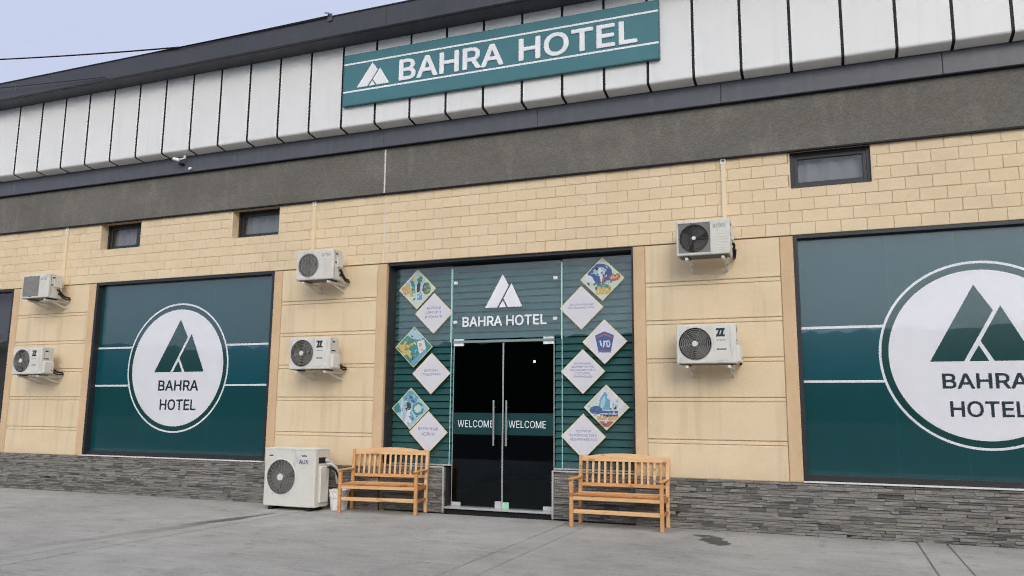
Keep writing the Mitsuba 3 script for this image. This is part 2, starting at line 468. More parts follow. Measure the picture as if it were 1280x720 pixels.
# brick band: every brick is a piece; the 300 nearest are parts, the rest one part
near, rest = [], []
for row in range(7):
    z0, z1 = Z_LINT + row * BRH + 0.003, Z_LINT + (row + 1) * BRH - 0.003
    off = BRW / 2 if row % 2 else 0.0
    k0, k1 = int((XL - BRX) / BRW) - 2, int((XR - BRX) / BRW) + 2
    for k in range(k0, k1):
        x0, x1 = BRX + off + k * BRW + 0.003, BRX + off + (k + 1) * BRW - 0.003
        segs = [(max(x0, XL), min(x1, XR))]
        zs = [(z0, z1)]
        if z1 > ZS0 + 0.004:
            new = []
            for a, b in segs:
                cut = [(a, b)]
                for s0, s1 in SMALL:
                    nc = []
                    for c0, c1 in cut:
                        if c1 <= s0 or c0 >= s1:
                            nc.append((c0, c1)); continue
                        if c0 < s0 - 0.02: nc.append((c0, s0))
                        if c1 > s1 + 0.02: nc.append((s1, c1))
                    cut = nc
                new += cut
            if new != segs and z0 < ZS0 - 0.02:
                rest.append(slab(x0, x1, z0, ZS0 - 0.003, 0.006, -0.012, 0.003)) if x0 < 2.6 else None
            segs = new
        for a, b in segs:
            if b - a < 0.03:
                continue
            yf = -0.012 + rng.uniform(-0.0025, 0.0025)
            m = slab(a, b, z0, z1, 0.006, yf, 0.003, 0.001)
            xm = (a + b) / 2
            (near if -10.6 < xm < 2.35 else rest).append((abs(xm), m))
near.sort(key=lambda t: t[0])
rest += near[300:]
for _, m in near[:300]:
    part(H, 'brick', m, M_BRICK)
part(H, 'bricks_beyond', cat([m if not isinstance(m, tuple) else m[1] for m in rest]), M_BRICK, kind='stuff')

# rusticated pilasters
LEV = [ZST, 1.118, 1.678, 2.205, 2.735, 3.268, 3.83]
for pi, (a, b) in enumerate(PIL):
    tl, tr = a + 0.165, b - 0.165
    for k in range(6):
        z0 = LEV[k] + (0.0 if k == 0 else 0.032)
        z1 = LEV[k + 1] - (0.032 if k < 5 else 0.0)
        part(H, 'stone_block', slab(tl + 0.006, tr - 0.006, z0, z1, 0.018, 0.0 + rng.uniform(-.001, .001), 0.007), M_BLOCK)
        if k:
            part(H, 'string_band', slab(tl + 0.006, tr - 0.006, LEV[k] - 0.024, LEV[k] + 0.024, 0.018, 0.005, 0.005), M_BLOCK)
    part(H, 'corner_trim', slab(a, tl, ZST, 3.83, 0.03, -0.006, 0.008), M_TRIM)
    part(H, 'corner_trim', slab(tr, b, ZST, 3.83, 0.03, -0.006, 0.008), M_TRIM)
    part(H, 'reveal', cat([B(a - 0.001, a + 0.012, 0.001, 0.36, ZST + 0.01, 3.835), B(b - 0.012, b + 0.001, 0.001, 0.36, ZST + 0.01, 3.835)]), M_TRIM)

# stucco band, ledge, parapet panels, fascia
part(H, 'stucco_band', CB(XL, XR, -0.045, 0.006, Z_BAND, 5.752, 0.006), M_STUCCO)
part(H, 'drip_edge', B(XL, XR, -0.062, -0.01, Z_BAND - 0.022, Z_BAND - 0.001), M_GASKET)
part(H, 'shadow_gap', B(XL, XR, -0.085, -0.02, 5.746, 5.757), M_GASKET)
lx = [XL, -18.0, -15.2, -12.4, -9.6, -6.62, -3.95, -1.24, 1.5, 4.3, XR]
for a, b in zip(lx[:-1], lx[1:]):
    part(H, 'ledge_panel', CB(a + 0.002, b - 0.002, -0.125, 0.006, 5.757, 6.055, 0.006), M_DARK)


def lip_profile(o):
    pts = [(-0.336 + o, 7.506)]
    for t in np.linspace(0, 1, 5):
        a = t * math.radians(76)
        pts.append((-0.296 - (0.040 - o) * math.cos(a), 6.125 - (0.040 - o) * math.sin(a)))
    pts.append((-0.128, 6.060 + o))
    return pts


def extrude_x(prof_out, prof_in, x0, x1):
    q = Polygon(prof_out + prof_in[::-1])
    m = trimesh.creation.extrude_polygon(q, x1 - x0, engine='earcut')
    m.vertices = np.stack([m.vertices[:, 2] + x0, m.vertices[:, 0], m.vertices[:, 1]], -1)
    return m


po, pin = lip_profile(0.0), lip_profile(0.022)
panel0 = extrude_x(po, pin, 0.019, 0.6379 - 0.019)
for k in range(-9, 36):
    m = panel0.copy()
    m.apply_translation((-14.967 + 0.6379 * k, rng.uniform(-0.0015, 0.0015), 0))
    if m.bounds[1][0] > XR + 0.3 or m.bounds[0][0] < XL - 0.3:
        continue
    part(H, 'parapet_panel', m, M_WHITE, smooth=30)
gk = extrude_x(lip_profile(-0.003), lip_profile(0.03), 0, 0.036)
for k in range(-9, 37):
    m = gk.copy()
    m.apply_translation((-14.967 + 0.6379 * k - 0.018, 0, 0))
    if XL < m.bounds[0][0] and m.bounds[1][0] < XR:
        part(H, 'joint_strip', m, M_GASKET)
part(H, 'parapet_backing', B(XL, XR, -0.27, 0.006, 6.15, 7.50), M_GASKET)
def slope_soffit(a, b):
    m = B(a, b, -0.642, -0.30, 7.507, 7.522)
    v = m.vertices
    v[:, 2] += np.where(v[:, 1] < -0.5, 0.022, 0.0)
    m.vertices = v
    return m


fx = [XL - 0.4, -18.9, -14.68, -10.49, -6.3, -2.1, 2.1, 6.3, XR + 0.4]
for a, b in zip(fx[:-1], fx[1:]):
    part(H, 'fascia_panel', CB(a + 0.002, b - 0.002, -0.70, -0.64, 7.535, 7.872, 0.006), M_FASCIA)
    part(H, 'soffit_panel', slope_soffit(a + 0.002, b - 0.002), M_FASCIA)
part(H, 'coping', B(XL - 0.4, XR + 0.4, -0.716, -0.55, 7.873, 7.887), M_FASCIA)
part(H, 'expansion_strip', cat([B(-6.63, -6.605, -0.052, -0.046, Z_BAND, 5.735), B(-6.615, -6.603, -0.017, 0.0, Z_LINT, Z_BAND - 0.03)]), M_SILL)

# ledgestone plinth
def ledge(x0, x1, z1, y, holder=H):
    z = 0.0
    out = []
    while z < z1 - 0.012:
        h = min(rng.choice([0.026, 0.034, 0.042, 0.050]), z1 - z)
        if z1 - z - h < 0.018:
            h = z1 - z
        x = x0
        while x < x1 - 0.01:
            w = rng.uniform(0.07, 0.34)
            if x1 - x - w < 0.07:
                w = x1 - x
            st = slab(x + 0.001, x + w - 0.001, z + 0.0015, z + h - 0.0015, y + 0.05, y + 0.010 - rng.uniform(0.0, 0.024), 0.005, 0.0)
            v = st.vertices
            v[4:8] += rng.uniform(-1, 1, (4, 3)) * (0.004, 0.004, 0.003)
            v[8:12] += rng.uniform(-1, 1, (4, 3)) * (0.010, 0.010, 0.005)
            v[:, 2] = np.clip(v[:, 2], z, z + h)
            st.vertices = v
            out.append((st, x + w / 2))
            x += w
        z += h
    return out


stones = ledge(XL, DOOR[0], ZST - 0.004, -0.05) + ledge(DOOR[1], XR, ZST - 0.004, -0.05)
part(H, 'plinth_backing', cat([B(XL, DOOR[0], -0.035, 0.0, -0.1, ZST - 0.004), B(DOOR[1], XR, -0.035, 0.0, -0.1, ZST - 0.004)]), M_STONEBACK)
pool = [[], [], [], []]
shown = sorted([s for s in stones if -0.9 < s[1] < 2.15], key=lambda s: -(s[0].bounds[1][0] - s[0].bounds[0][0]))[:300]
ids = {id(s[0]) for s in shown}
for m, x in stones:
    k = int(rng.choice(4, p=[.42, .28, .10, .20]))
    if id(m) in ids:
        part(H, 'plinth_stone', m, M_STONES[k])
    else:
        pool[k].append(m)
for k, w in enumerate(('grey', 'brown', 'pale', 'dark')):
    part(H, 'plinth_stones_' + w, cat(pool[k]), M_STONES[k], kind='stuff')
# recessed stone stubs beside the doors
for (a, b, y, ex) in ((DOOR[0] + 0.014, -5.50, 0.10, -5.50), (-3.765, DOOR[1] - 0.014, 0.10, -3.765)):
    st = ledge(a, b, 0.655, y)
    part(H, 'stub_core', B(a + 0.002, b - 0.002, y + 0.02, 0.40, -0.1, 0.652), M_STONEBACK)
    p4 = [[], [], [], []]
    for m, x in st:
        p4[int(rng.choice(4, p=[.42, .28, .10, .20]))].append(m)
    for k, w in enumerate(('grey', 'brown', 'pale', 'dark')):
        part(H, 'stub_stones_' + w, cat(p4[k]), M_STONES[k], kind='stuff')
    part(H, 'stub_edging', cat([B(ex - 0.012, ex + 0.012, 0.064, 0.085, 0.0, 0.672), B(a, b, 0.064, 0.085, 0.656, 0.676)]), M_ALU)


# shop windows
def mountain(x0, z0, w, h):
    """the hotel emblem: two peaks and a small one, as three polygons"""
    f = lambda pts: Polygon([(x0 + px * w, z0 + pz * h) for px, pz in pts])
    return [f([(0, 0), (0.472, 1.0), (0.640, 0.655), (0.330, 0)]), f([(0.712, 0.715), (1, 0), (0.618, 0), (0.500, 0.262)]), f([(0.481, 0.205), (0.568, 0), (0.379, 0)])]


def shop_window(x0, x1, cx, film=True, lx=0.0):
    W = num(H + '__shop_window')
    zb, zt = 0.662, 3.841
    labels[W] = {'label': 'tall shop window covered with teal film and round white emblem' if film else 'dark unfilmed shop window at the left edge'}
    fr = [B(x0 + 0.001, x0 + 0.055, 0.004, 0.15, zb, zt), B(x1 - 0.055, x1 - 0.001, 0.004, 0.15, zb, zt), B(x0 + 0.055, x1 - 0.055, 0.06, 0.15, zb, zb + 0.07), B(x0 + 0.055, x1 - 0.055, 0.004, 0.15, zt - 0.045, zt)]
    if not film:
        fr += [B(x1 - 1.05, x1 - 1.0, 0.06, 0.15, zb, zt), B(x0 + 0.05, x1 - 0.05, 0.065, 0.145, 2.7, 2.74)]
    part(W, 'frame', cat(fr), M_FRAME)
    part(W, 'sill', CB(x0 + 0.002, x1 - 0.002, -0.072, 0.058, 0.645, 0.660, 0.003), M_SILL)
    a, b, zb2, zt2 = x0 + 0.055, x1 - 0.055, zb + 0.07, zt - 0.045
    part(W, 'pane', trimesh.Trimesh([(a, .095, zb2), (b, .095, zb2), (b, .095, zt2), (a, .095, zt2)], [(0, 1, 2), (0, 2, 3)], process=False), M_PANE)
    if not film:
        part(W, 'blind', B(a, b, 0.30, 0.31, zb2, zt2), M_ROOM)
        return
    cz, R, r = 2.235, 1.152, 1.040
    m0, m1 = 1.915, 2.612
    disc = Point(cx, cz).buffer(R, 48)
    part(W, 'film', cat([B(a, b, 0.124, 0.135, zb2, m0), B(a, b, 0.124, 0.135, m1, zt2)]), M_FILM)
    part(W, 'film_band', B(a, b, 0.124, 0.135, m0, m1), M_FILM_MID)
    lines = shapely.union_all([sbox(a, m0 - 0.016, b, m0 + 0.016), sbox(a, m1 - 0.016, b, m1 + 0.016)]).difference(Point(cx, cz).buffer(R - 0.01, 48))
    ring = disc.difference(Point(cx, cz).buffer(R - 0.030, 48))
    part(W, 'stripe', flat(shapely.union_all([lines, ring]), 0.1215, 0.002), M_PRINT)
    part(W, 'ring', flat(Point(cx, cz).buffer(R - 0.030, 48).difference(Point(cx, cz).buffer(r, 48)), 0.1220, 0.002), M_LOGO)
    part(W, 'disc', flat(Point(cx, cz).buffer(r, 48), 0.1205, 0.003), M_PRINT)
    for p in mountain(cx + lx - 0.56, 2.152, 1.13, 0.94):
        part(W, 'peak', flat(p, 0.1185, 0.0015), M_LOGO)
    part(W, 'lettering', cat([text('BAHRA', cx + lx - 0.44, cx + lx + 0.475, 1.825, 0.175, 0.1185, 0.0015, True), text('HOTEL', cx + lx - 0.375, cx + lx + 0.445, 1.485, 0.178, 0.1185, 0.0015, True)]), M_INK)


shop_window(WIN[0][0], WIN[0][1], 0, film=False)
shop_window(WIN[1][0], WIN[1][1], -10.868, lx=0.05)
shop_window(WIN[2][0], WIN[2][1], 1.725, lx=-0.02)

# small high windows
for i, (a, b) in enumerate(SMALL):
    S = num(H + '__small_window')
    labels[S] = {'label': 'small high window with dark frame in the brick band'}
    yr = 0.055 if i == 3 else 0.15
    part(S, 'reveal', cat([B(a - 0.001, a + 0.012, -0.010, 0.36, ZS0, ZS1), B(b - 0.012, b + 0.001, -0.010, 0.36, ZS0, ZS1), B(a, b, -0.010, 0.36, ZS0 - 0.001, ZS0 + 0.010)]), M_BRICK)
    aa, bb, z0, z1 = a + 0.013, b - 0.013, ZS0 + 0.011, ZS1 + 0.0
    t = 0.045
    part(S, 'frame', cat([B(aa, aa + t, yr, yr + 0.07, z0, z1), B(bb - t, bb, yr, yr + 0.07, z0, z1), B(aa + t, bb - t, yr, yr + 0.07, z0, z0 + t), B(aa + t, bb - t, yr, yr + 0.07, z1 - t, z1)]), M_FRAME)
    c0, c1, d0, d1 = aa + t, bb - t, z0 + t, z1 - t
    s = 0.05
    part(S, 'sash', cat([CB(c0, c0 + s, yr + 0.015, yr + 0.06, d0, d1), CB(c1 - s, c1, yr + 0.015, yr + 0.06, d0, d1), CB(c0 + s - .004, c1 - s + .004, yr + 0.016, yr + 0.06, d0, d0 + s), CB(c0 + s - .004, c1 - s + .004, yr + 0.016, yr + 0.06, d1 - s, d1)]), M_FRAME)
    part(S, 'pane', trimesh.Trimesh([(c0 + s, yr + .04, d0 + s), (c1 - s, yr + .04, d0 + s), (c1 - s, yr + .04, d1 - s), (c0 + s, yr + .04, d1 - s)], [(0, 1, 2), (0, 2, 3)], process=False), M_PANE)
    n = 60
    xs = np.linspace(c0, c1 if i != 1 else c0 + (c1 - c0) * .62, n)
    ys = yr + 0.12 + 0.010 * np.sin(np.linspace(0, 22, n)) + 0.003 * np.sin(np.linspace(0, 60, n))
    v = np.concatenate([np.stack([xs, ys, 0 * xs + d0], -1), np.stack([xs, ys, 0 * xs + d1], -1)])
    f = [(k, k + 1, n + k + 1) for k in range(n - 1)] + [(k, n + k + 1, n + k) for k in range(n - 1)]
    part(S, 'curtain', trimesh.Trimesh(v, np.array(f), process=False), M_CURTAIN, smooth=True)
    part(S, 'dark_room', B(c0, c1, yr + 0.20, yr + 0.21, d0 - 0.05, d1 + 0.03), M_ROOM)

# entrance
E_ = num(H + '__entrance')
labels[E_] = {'label': 'glazed hotel entrance with teal slats behind frameless glass'}
part(E_, 'frame', cat([B(DOOR[0] + 0.013, DOOR[0] + 0.035, 0.05, 0.34, 0.70, 3.841), B(DOOR[1] - 0.035, DOOR[1] - 0.013, 0.03, 0.34, 0.70, 3.841), B(DOOR[0] + 0.035, DOOR[1] - 0.035, 0.03, 0.34, 3.80, 3.841)]), M_FRAME)
GL, GR = -5.478, -3.668
def slats(x0, x1, z0, z1):
    z = z0
    while z < z1 - 0.03:
        h = min(0.106, z1 - z)
        v = [(x0, .300, z), (x1, .300, z), (x1, .262, z + .012), (x0, .262, z + .012), (x1, .292, z + h - .004), (x0, .292, z + h - .004), (x1, .315, z + h), (x0, .315, z + h)]
        f = [(0, 1, 2), (0, 2, 3), (3, 2, 4), (3, 4, 5), (5, 4, 6), (5, 6, 7)]
        part(E_, 'slat', trimesh.Trimesh(np.array(v), np.array(f), process=False), M_SLAT)
        z += h
slats(DOOR[0] + 0.036, -5.444, 0.69, 3.79)
slats(-3.79, DOOR[1] - 0.036, 0.69, 3.79)
slats(-5.442, -3.792, 2.60, 3.79)
part(E_, 'back_board', cat([B(DOOR[0] + 0.02, -5.446, 0.318, 0.345, 0.66, 3.84), B(-3.79, DOOR[1] - 0.02, 0.318, 0.345, 0.66, 3.84), B(-5.446, -3.79, 0.318, 0.345, 2.60, 3.84)]), M_BLACK)
q = lambda a, b, y, z0, z1: trimesh.Trimesh([(a, y, z0), (b, y, z0), (b, y, z1), (a, y, z1)], [(0, 1, 2), (0, 2, 3)], process=False)
part(E_, 'pane', q(DOOR[0] + 0.036, GL - 0.008, 0.215, 0.695, 3.79), M_PANE_E)
part(E_, 'pane', q(GR + 0.008, DOOR[1] - 0.036, 0.215, 0.695, 3.79), M_PANE_E)
part(E_, 'pane', q(GL + 0.008, GR - 0.008, 0.195, 2.60, 3.75), M_PANE_E)
for x in (GL, GR):
    part(E_, 'glass_edge', B(x - 0.0075, x + 0.0075, 0.185, 0.225, 2.56, 3.72), M_EDGE)
    part(E_, 'glass_edge', B(x - 0.004, x + 0.004, 0.212, 0.225, 0.70, 2.558), M_EDGE)
part(E_, 'bottom_rail', cat([B(DOOR[0] + 0.036, -5.45, 0.20, 0.25, 0.678, 0.70), B(-3.785, DOOR[1] - 0.036, 0.20, 0.25, 0.678, 0.70)]), M_ALU)
for (x, z) in ((-5.406, 3.487), (-3.762, 3.482), (-5.406, 2.868), (-3.768, 2.873)):
    part(E_, 'glass_clip', CB(x - 0.03, x + 0.03, 0.172, 0.20, z - 0.022, z + 0.022, 0.003), M_CLIP)
part(E_, 'header_rail', CB(-5.45, -3.79, 0.21, 0.26, 2.542, 2.582, 0.004), M_RAIL)
for p in mountain(-4.905, 3.075, 0.61, 0.51):
    part(E_, 'peak', flat(p, 0.190, 0.004), M_PRINT)
part(E_, 'lettering', text('BAHRA HOTEL', -5.285, -3.905, 2.797, 0.145, 0.190, 0.004, True), M_PRINT)
part(E_, 'threshold', CB(-5.50, -3.765, 0.10, 0.36, 0.058, 0.088, 0.004), M_ALU)
part(E_, 'threshold_base', B(-5.49, -3.775, 0.15, 0.36, -0.10, 0.056), M_BLACK)
for side, (a, b) in enumerate(((-5.438, -4.616), (-4.604, -3.800))):
    D = num(H + '__door')
    labels[D] = {'label': 'left tinted glass door leaf with WELCOME strip' if side == 0 else 'right tinted glass door leaf with WELCOME strip'}
    part(D, 'pane', q(a, b, 0.240, 0.105, 2.535), M_TINT)
    part(D, 'edge_profile', cat([B(a - 0.004, a + 0.004, 0.232, 0.25, 0.10, 2.535), B(b - 0.004, b + 0.004, 0.232, 0.25, 0.10, 2.535)]), M_ALU)
    part(D, 'welcome_strip', B(a + 0.007, b - 0.007, 0.2355, 0.2385, 1.155, 1.478), M_DOORFILM)
    tx = (-5.352, -4.762) if side == 0 else (-4.512, -3.925)
    part(D, 'lettering', text('WELCOME', tx[0], tx[1], 1.262, 0.104, 0.2325, 0.002), M_PRINT)
    hx = -4.735 if side == 0 else -4.530
    part(D, 'handle', cat([cyl((hx, 0.175, 0.995), (hx, 0.175, 1.665), 0.019), cyl((hx, 0.175, 1.10), (hx, 0.235, 1.10), 0.009, 12), cyl((hx, 0.175, 1.56), (hx, 0.235, 1.56), 0.009, 12)]), M_STEEL, smooth=30)
    ox, ix = (a, b) if side == 0 else (b, a)
    sg = 1 if side == 0 else -1
    lo, hi = sorted((ox, ox + sg * 0.165))
    part(D, 'patch_fitting', CB(lo - 0.004, hi, 0.222, 0.25, 2.498, 2.608, 0.004), M_CLIP)
    part(D, 'patch_fitting', CB(lo, hi - 0.01, 0.222, 0.25, 0.092, 0.150, 0.004), M_ALU)
    lo, hi = sorted((ix, ix - sg * 0.105))
    part(D, 'lock_fitting', CB(lo, hi, 0.222, 0.25, 0.09, 0.19 - 0.01 * side, 0.004), M_ALU if side == 0 else M_GREEN, label=None)

K = thing('ceiling_lamp', 'small lit lamp seen through the dark glass of the right door', 'lamp')
part(K, 'rod', cyl((-5.117, 3.0, 2.45), (-5.117, 3.0, 4.2), 0.006, 8), M_STEEL)
lampk = part(K, 'globe', move(trimesh.creation.icosphere(2, 0.024), trimesh.transformations.translation_matrix((-5.117, 3.0, 2.43))), M_PRINT, smooth=True)
scene[lampk]['emitter'] = {'type': 'area', 'radiance': rgb(1.6, 1.6, 1.5)}
# ------------------------------------------------------------------ hotel sign
S = thing('hotel_sign', 'long teal sign board with white BAHRA HOTEL lettering on the parapet', 'sign')
sx0, sx1, sz0, sz1, sy = -7.245, -2.032, 6.435, 7.310, -0.405
part(S, 'board', CB(sx0, sx1, sy, -0.338, sz0, sz1, 0.004), M_SIGN)
part(S, 'rim', cat([B(sx0 - 0.008, sx1 + 0.008, sy - 0.004, -0.340, sz0 - 0.010, sz0), B(sx0 - 0.008, sx0, sy - 0.004, -0.340, sz0, sz1), B(sx1, sx1 + 0.008, sy - 0.004, -0.340, sz0, sz1)]), M_SIGNEDGE)
for z in (6.662, 7.142):
    part(S, 'stripe', B(sx0 + 0.001, sx1 - 0.001, sy - 0.003, sy - 0.0005, z - 0.014, z + 0.014), M_LETTER)
for p in mountain(-6.985, 6.712, 0.605, 0.392):
    part(S, 'peak', flat(p, sy - 0.012, 0.011), M_LETTER)
xs = np.linspace(0, 1, 2)
for w, a, b in (('BAHRA', -6.200, -4.395), ('HOTEL', -4.145, -2.335)):
    m = text(w, a, b, 6.722, 0.332, sy - 0.016, 0.015, True)
    part(S, 'lettering', m, M_LETTER)

# ------------------------------------------------------------------ posters on the entrance glass
def shape_part(P, name, poly, y, m):
    part(P, name, flat(poly, y, 0.0008), m)


PC = {}
def col(name, *c):
    if name not in PC:
        PC[name] = solid('mat_poster_' + name, c, 0.45, 0.35)
    return PC[name]


CREAM = col('cream', 0.70, 0.62, 0.36); WH = col('white', 0.62, 0.61, 0.655); INKP = col('ink', 0.13, 0.10, 0.26)
SKYB = col('sky_blue', 0.33, 0.50, 0.58); TEALP = col('teal', 0.06, 0.24, 0.25); YEL = col('yellow', 0.55, 0.42, 0.12); GRN = col('green', 0.12, 0.22, 0.09)
BLU = col('blue', 0.07, 0.11, 0.27); RED = col('red', 0.38, 0.13, 0.10); CYAN = col('cyan', 0.14, 0.34, 0.45); SAND = col('sand', 0.55, 0.33, 0.16); PALE = col('pale', 0.52, 0.60, 0.56); DK = col('dark', 0.05, 0.06, 0.07)


def diamond(cx, cz, hw, hh, s=1.0):
    return Polygon([(cx, cz + hh * s), (cx + hw * s, cz), (cx, cz - hh * s), (cx - hw * s, cz)])


def poster(cx, cz, label, ground_m, lines=None, pic=None, hw=0.335, hh=0.325, lh=0.040):
    P = thing('poster', label, 'poster', 'diamond posters on the entrance glass')
    y = 0.2085
    part(P, 'sheet', flat(diamond(cx, cz, hw, hh), y, 0.003), CREAM)
    inner = diamond(cx, cz, hw, hh, 0.95)
    part(P, 'print', flat(inner, y - 0.0012, 0.0008), ground_m)
    if pic:
        for k, (name, poly, m) in enumerate(pic):
            g = shapely.affinity.translate(shapely.affinity.scale(poly, hw, hh, origin=(0, 0)), cx, cz).intersection(inner)
            if g.geom_type == 'GeometryCollection':
                g = shapely.union_all([t for t in g.geoms if t.area > 0])
            if not g.is_empty and g.area > 1e-5:
                shape_part(P, name, g, y - 0.0024 - 0.0004 * k, m)
    if pic and pic[0][0] != 'crest':
        pr = np.random.default_rng(int(abs(cx * 1000 + cz * 77)))
        pal = [SKYB, DK, WH, ground_m, YEL if cz > 2 and cx < -5 else TEALP, pic[0][2]]
        for q_, m_ in enumerate(pal):
            bits = []
            for _ in range(11):
                u, v_ = pr.uniform(-0.78, 0.78, 2)
                if abs(u) + abs(v_) > 0.82:
                    continue
                w_, h_ = pr.uniform(0.02, 0.10), pr.uniform(0.02, 0.16)
                b0 = shapely.affinity.rotate(sbox(u - w_ / 2, v_ - h_ / 2, u + w_ / 2, v_ + h_ / 2), pr.uniform(-60, 60))
                bits.append(b0)
            if bits:
                g = shapely.affinity.translate(shapely.affinity.scale(shapely.union_all(bits), hw, hh, origin=(0, 0)), cx, cz).intersection(inner)
                if not g.is_empty:
                    part(P, 'fine_print', flat(g, y - 0.0076 - 0.0002 * q_, 0.0005), m_, kind='stuff')
    if lines:
        n = len(lines)
        ms = []
        for k, (s, w) in enumerate(lines):
            ms.append(text(s, cx - w / 2, cx + w / 2, cz + 0.03 + (n / 2 - k - 1) * lh * 1.75, lh, y - 0.0022, 0.0008))
        part(P, 'lettering', cat(ms), INKP)


def ell(x, z, a, b, rot=0):
    return shapely.affinity.rotate(shapely.affinity.scale(Point(x, z).buffer(1, 12), a, b), rot)


def bx(x0, x1, z0, z1, rot=0):
    return shapely.affinity.rotate(sbox(x0, z0, x1, z1), rot)


poster(-6.100, 3.425, 'picture poster of travellers with suitcase, topmost on the left glass', PALE, pic=[
    ('scenery', ell(-.15, .45, .55, .32), SKYB), ('scenery', bx(-.8, -.35, -.25, .2, 20), SAND), ('figure', bx(-.32, -.14, -.2, .45, 8), TEALP), ('figure', bx(-.02, .16, -.3, .32), DK), ('suitcase', bx(-.05, .32, -.62, -.15), WH),
    ('suitcase', bx(0, .27, -.55, -.22), CYAN), ('scenery', ell(.5, .02, .22, .3), GRN), ('figure', bx(.3, .42, -.1, .3, -15), BLU), ('scenery', bx(-.5, -.35, -.4, .3, 30), YEL), ('figure', ell(-.23, .52, .09, .09), SAND), ('scenery', bx(.0, .3, .35, .6, 40), GRN)])
poster(-5.795, 3.028, 'white poster with three purple text lines, second down the left glass', WH, [('ВСТРЕЧА В', .24), ('АЭРОПОРТУ', .26), ('И ВОКЗАЛЕ', .30)])
poster(-6.135, 2.500, 'yellow and green passport picture poster, third down the left glass', TEALP, pic=[
    ('leaf', bx(-.95, -.1, -.18, .02, -30), YEL), ('leaf', bx(-.75, .0, -.05, .08, 25), YEL), ('leaf', bx(-.6, -.45, -.5, .3, -12), YEL), ('leaf', bx(-.4, -.28, -.6, .1, 25), GRN), ('leaf', ell(-.6, .02, .16, .12), YEL),
    ('scenery', ell(.0, .62, .5, .22, -20), SKYB), ('card', bx(.22, .62, -.32, .32, 14), WH), ('card', bx(.27, .42, .0, .2, 14), SAND), ('scenery', bx(-.2, .8, -.6, -.4, 40), CYAN), ('scenery', bx(-.3, .2, .2, .3, 10), GRN), ('leaf', bx(-.5, .0, -.42, -.3, -50), YEL)])
poster(-5.815, 2.080, 'white poster with two purple text lines, fourth down the left glass', WH, [('ВИЗОВАЯ', .24), ('ПОДДЕРЖКА', .33)], lh=.033)
poster(-6.165, 1.535, 'pale blue laundry picture poster, fifth down the left glass', SKYB, pic=[
    ('scenery', ell(.0, .55, .4, .3), CYAN), ('scenery', bx(-.9, -.55, -.2, .25, 20), TEALP), ('scenery', bx(-.5, -.42, -.6, .5), PALE), ('figure', ell(-.13, .1, .16, .2), DK), ('figure', Polygon([(-.3, -.85), (.15, -.6), (.02, -.05), (-.2, -.08)]), WH), ('machine', ell(.4, .0, .3, .3), TEALP), ('machine', ell(.4, .0, .2, .2), PALE), ('scenery', bx(.0, .2, -.6, -.3, 30), CYAN), ('figure', bx(.05, .25, .3, .42, -40), BLU)])
poster(-5.845, 1.175, 'white poster with two larger text lines, lowest on the left glass', WH, [('ПРАЧЕЧНЫЕ', .35), ('УСЛУГИ', .23)], lh=.046)
poster(-3.050, 3.430, 'blue and red tourist landmark picture poster, topmost on the right glass', PALE, pic=[
    ('scenery', ell(-.1, .25, .55, .45), BLU), ('scenery', ell(-.1, .35, .3, .2), SKYB), ('figure', bx(-.12, .02, -.2, .5, 12), WH), ('figure', bx(.0, .1, -.3, .2, -20), RED), ('badge', ell(.55, .05, .27, .17, 10), RED), ('badge', ell(.55, .07, .16, .08, 10), SAND), ('scenery', bx(-.3, .4, -.7, -.35, 5), YEL), ('scenery', bx(-.4, .3, -.35, -.2, -12), GRN), ('figure', bx(-.5, -.4, -.2, .2, 30), WH), ('figure', bx(.2, .28, -.1, .35, 20), BLU), ('scenery', ell(-.6, .0, .16, .16), WH)])
poster(-3.370, 3.020, 'white poster with two thin text lines, second down the right glass', WH, [('ЭКСКУРСИИ', .36), ('ПО УЗБЕКИСТАНУ', .40)], lh=.027)
poster(-3.022, 2.510, 'white poster with blue five sided crest, third down the right glass', WH, pic=[
    ('crest', Polygon([(-.42, .28), (.0, .46), (.42, .28), (.27, -.48), (-.27, -.48)]), BLU), ('crest', Polygon([(-.36, .22), (.0, .36), (.36, .22), (.35, .17), (.0, .29), (-.35, .17)]), RED),
    ('crest', shapely.union_all([bx(-.2, -.13, -.2, .05, 15), bx(-.06, .0, -.25, .0, -10), bx(-.06, .1, -.02, .04), ell(.16, -.1, .09, .16).difference(ell(.16, -.1, .04, .1))]), WH), ('crest', bx(-.25, .25, -.44, -.4), RED)])
poster(-3.352, 2.085, 'white poster with five text lines, fourth down the right glass', WH, [('БРОНИРОВАНИЕ', .26), ('АВИАБИЛЕТОВ,', .34), ('Ж/Д БИЛЕТОВ И', .38), ('ГОСТИНИЦ', .22), ('ТРАНСФЕР', .32)], lh=.027)
poster(-3.005, 1.570, 'picture poster of blue dome and water, fifth down the right glass', PALE, pic=[
    ('scenery', ell(.2, .3, .6, .5), WH), ('dome', Polygon([(-.35, -.1), (-.3, .35), (-.05, .72), (.18, .3), (.15, -.1)]), CYAN), ('dome', ell(-.15, .2, .09, .3, -15), SKYB), ('scenery', ell(-.45, -.12, .28, .18), BLU), ('scenery', bx(-.25, .5, -.38, -.14), BLU), ('figure', bx(-.22, .48, -.3, -.26), WH), ('scenery', bx(-.4, .6, -.55, -.38), SAND), ('scenery', bx(-.3, .3, -.85, -.6), RED), ('dome', bx(.28, .32, -.1, .2), CYAN), ('figure', bx(.42, .46, -.1, .12), SAND)])
poster(-3.350, 1.155, 'white poster with three text lines, lowest on the right glass', WH, [('УСЛУГИ', .22), ('ВСТРЕЧИ ГОСТЕЙ И', .40), ('АВИАПЕРЕВОЗОК', .40)], lh=.034)


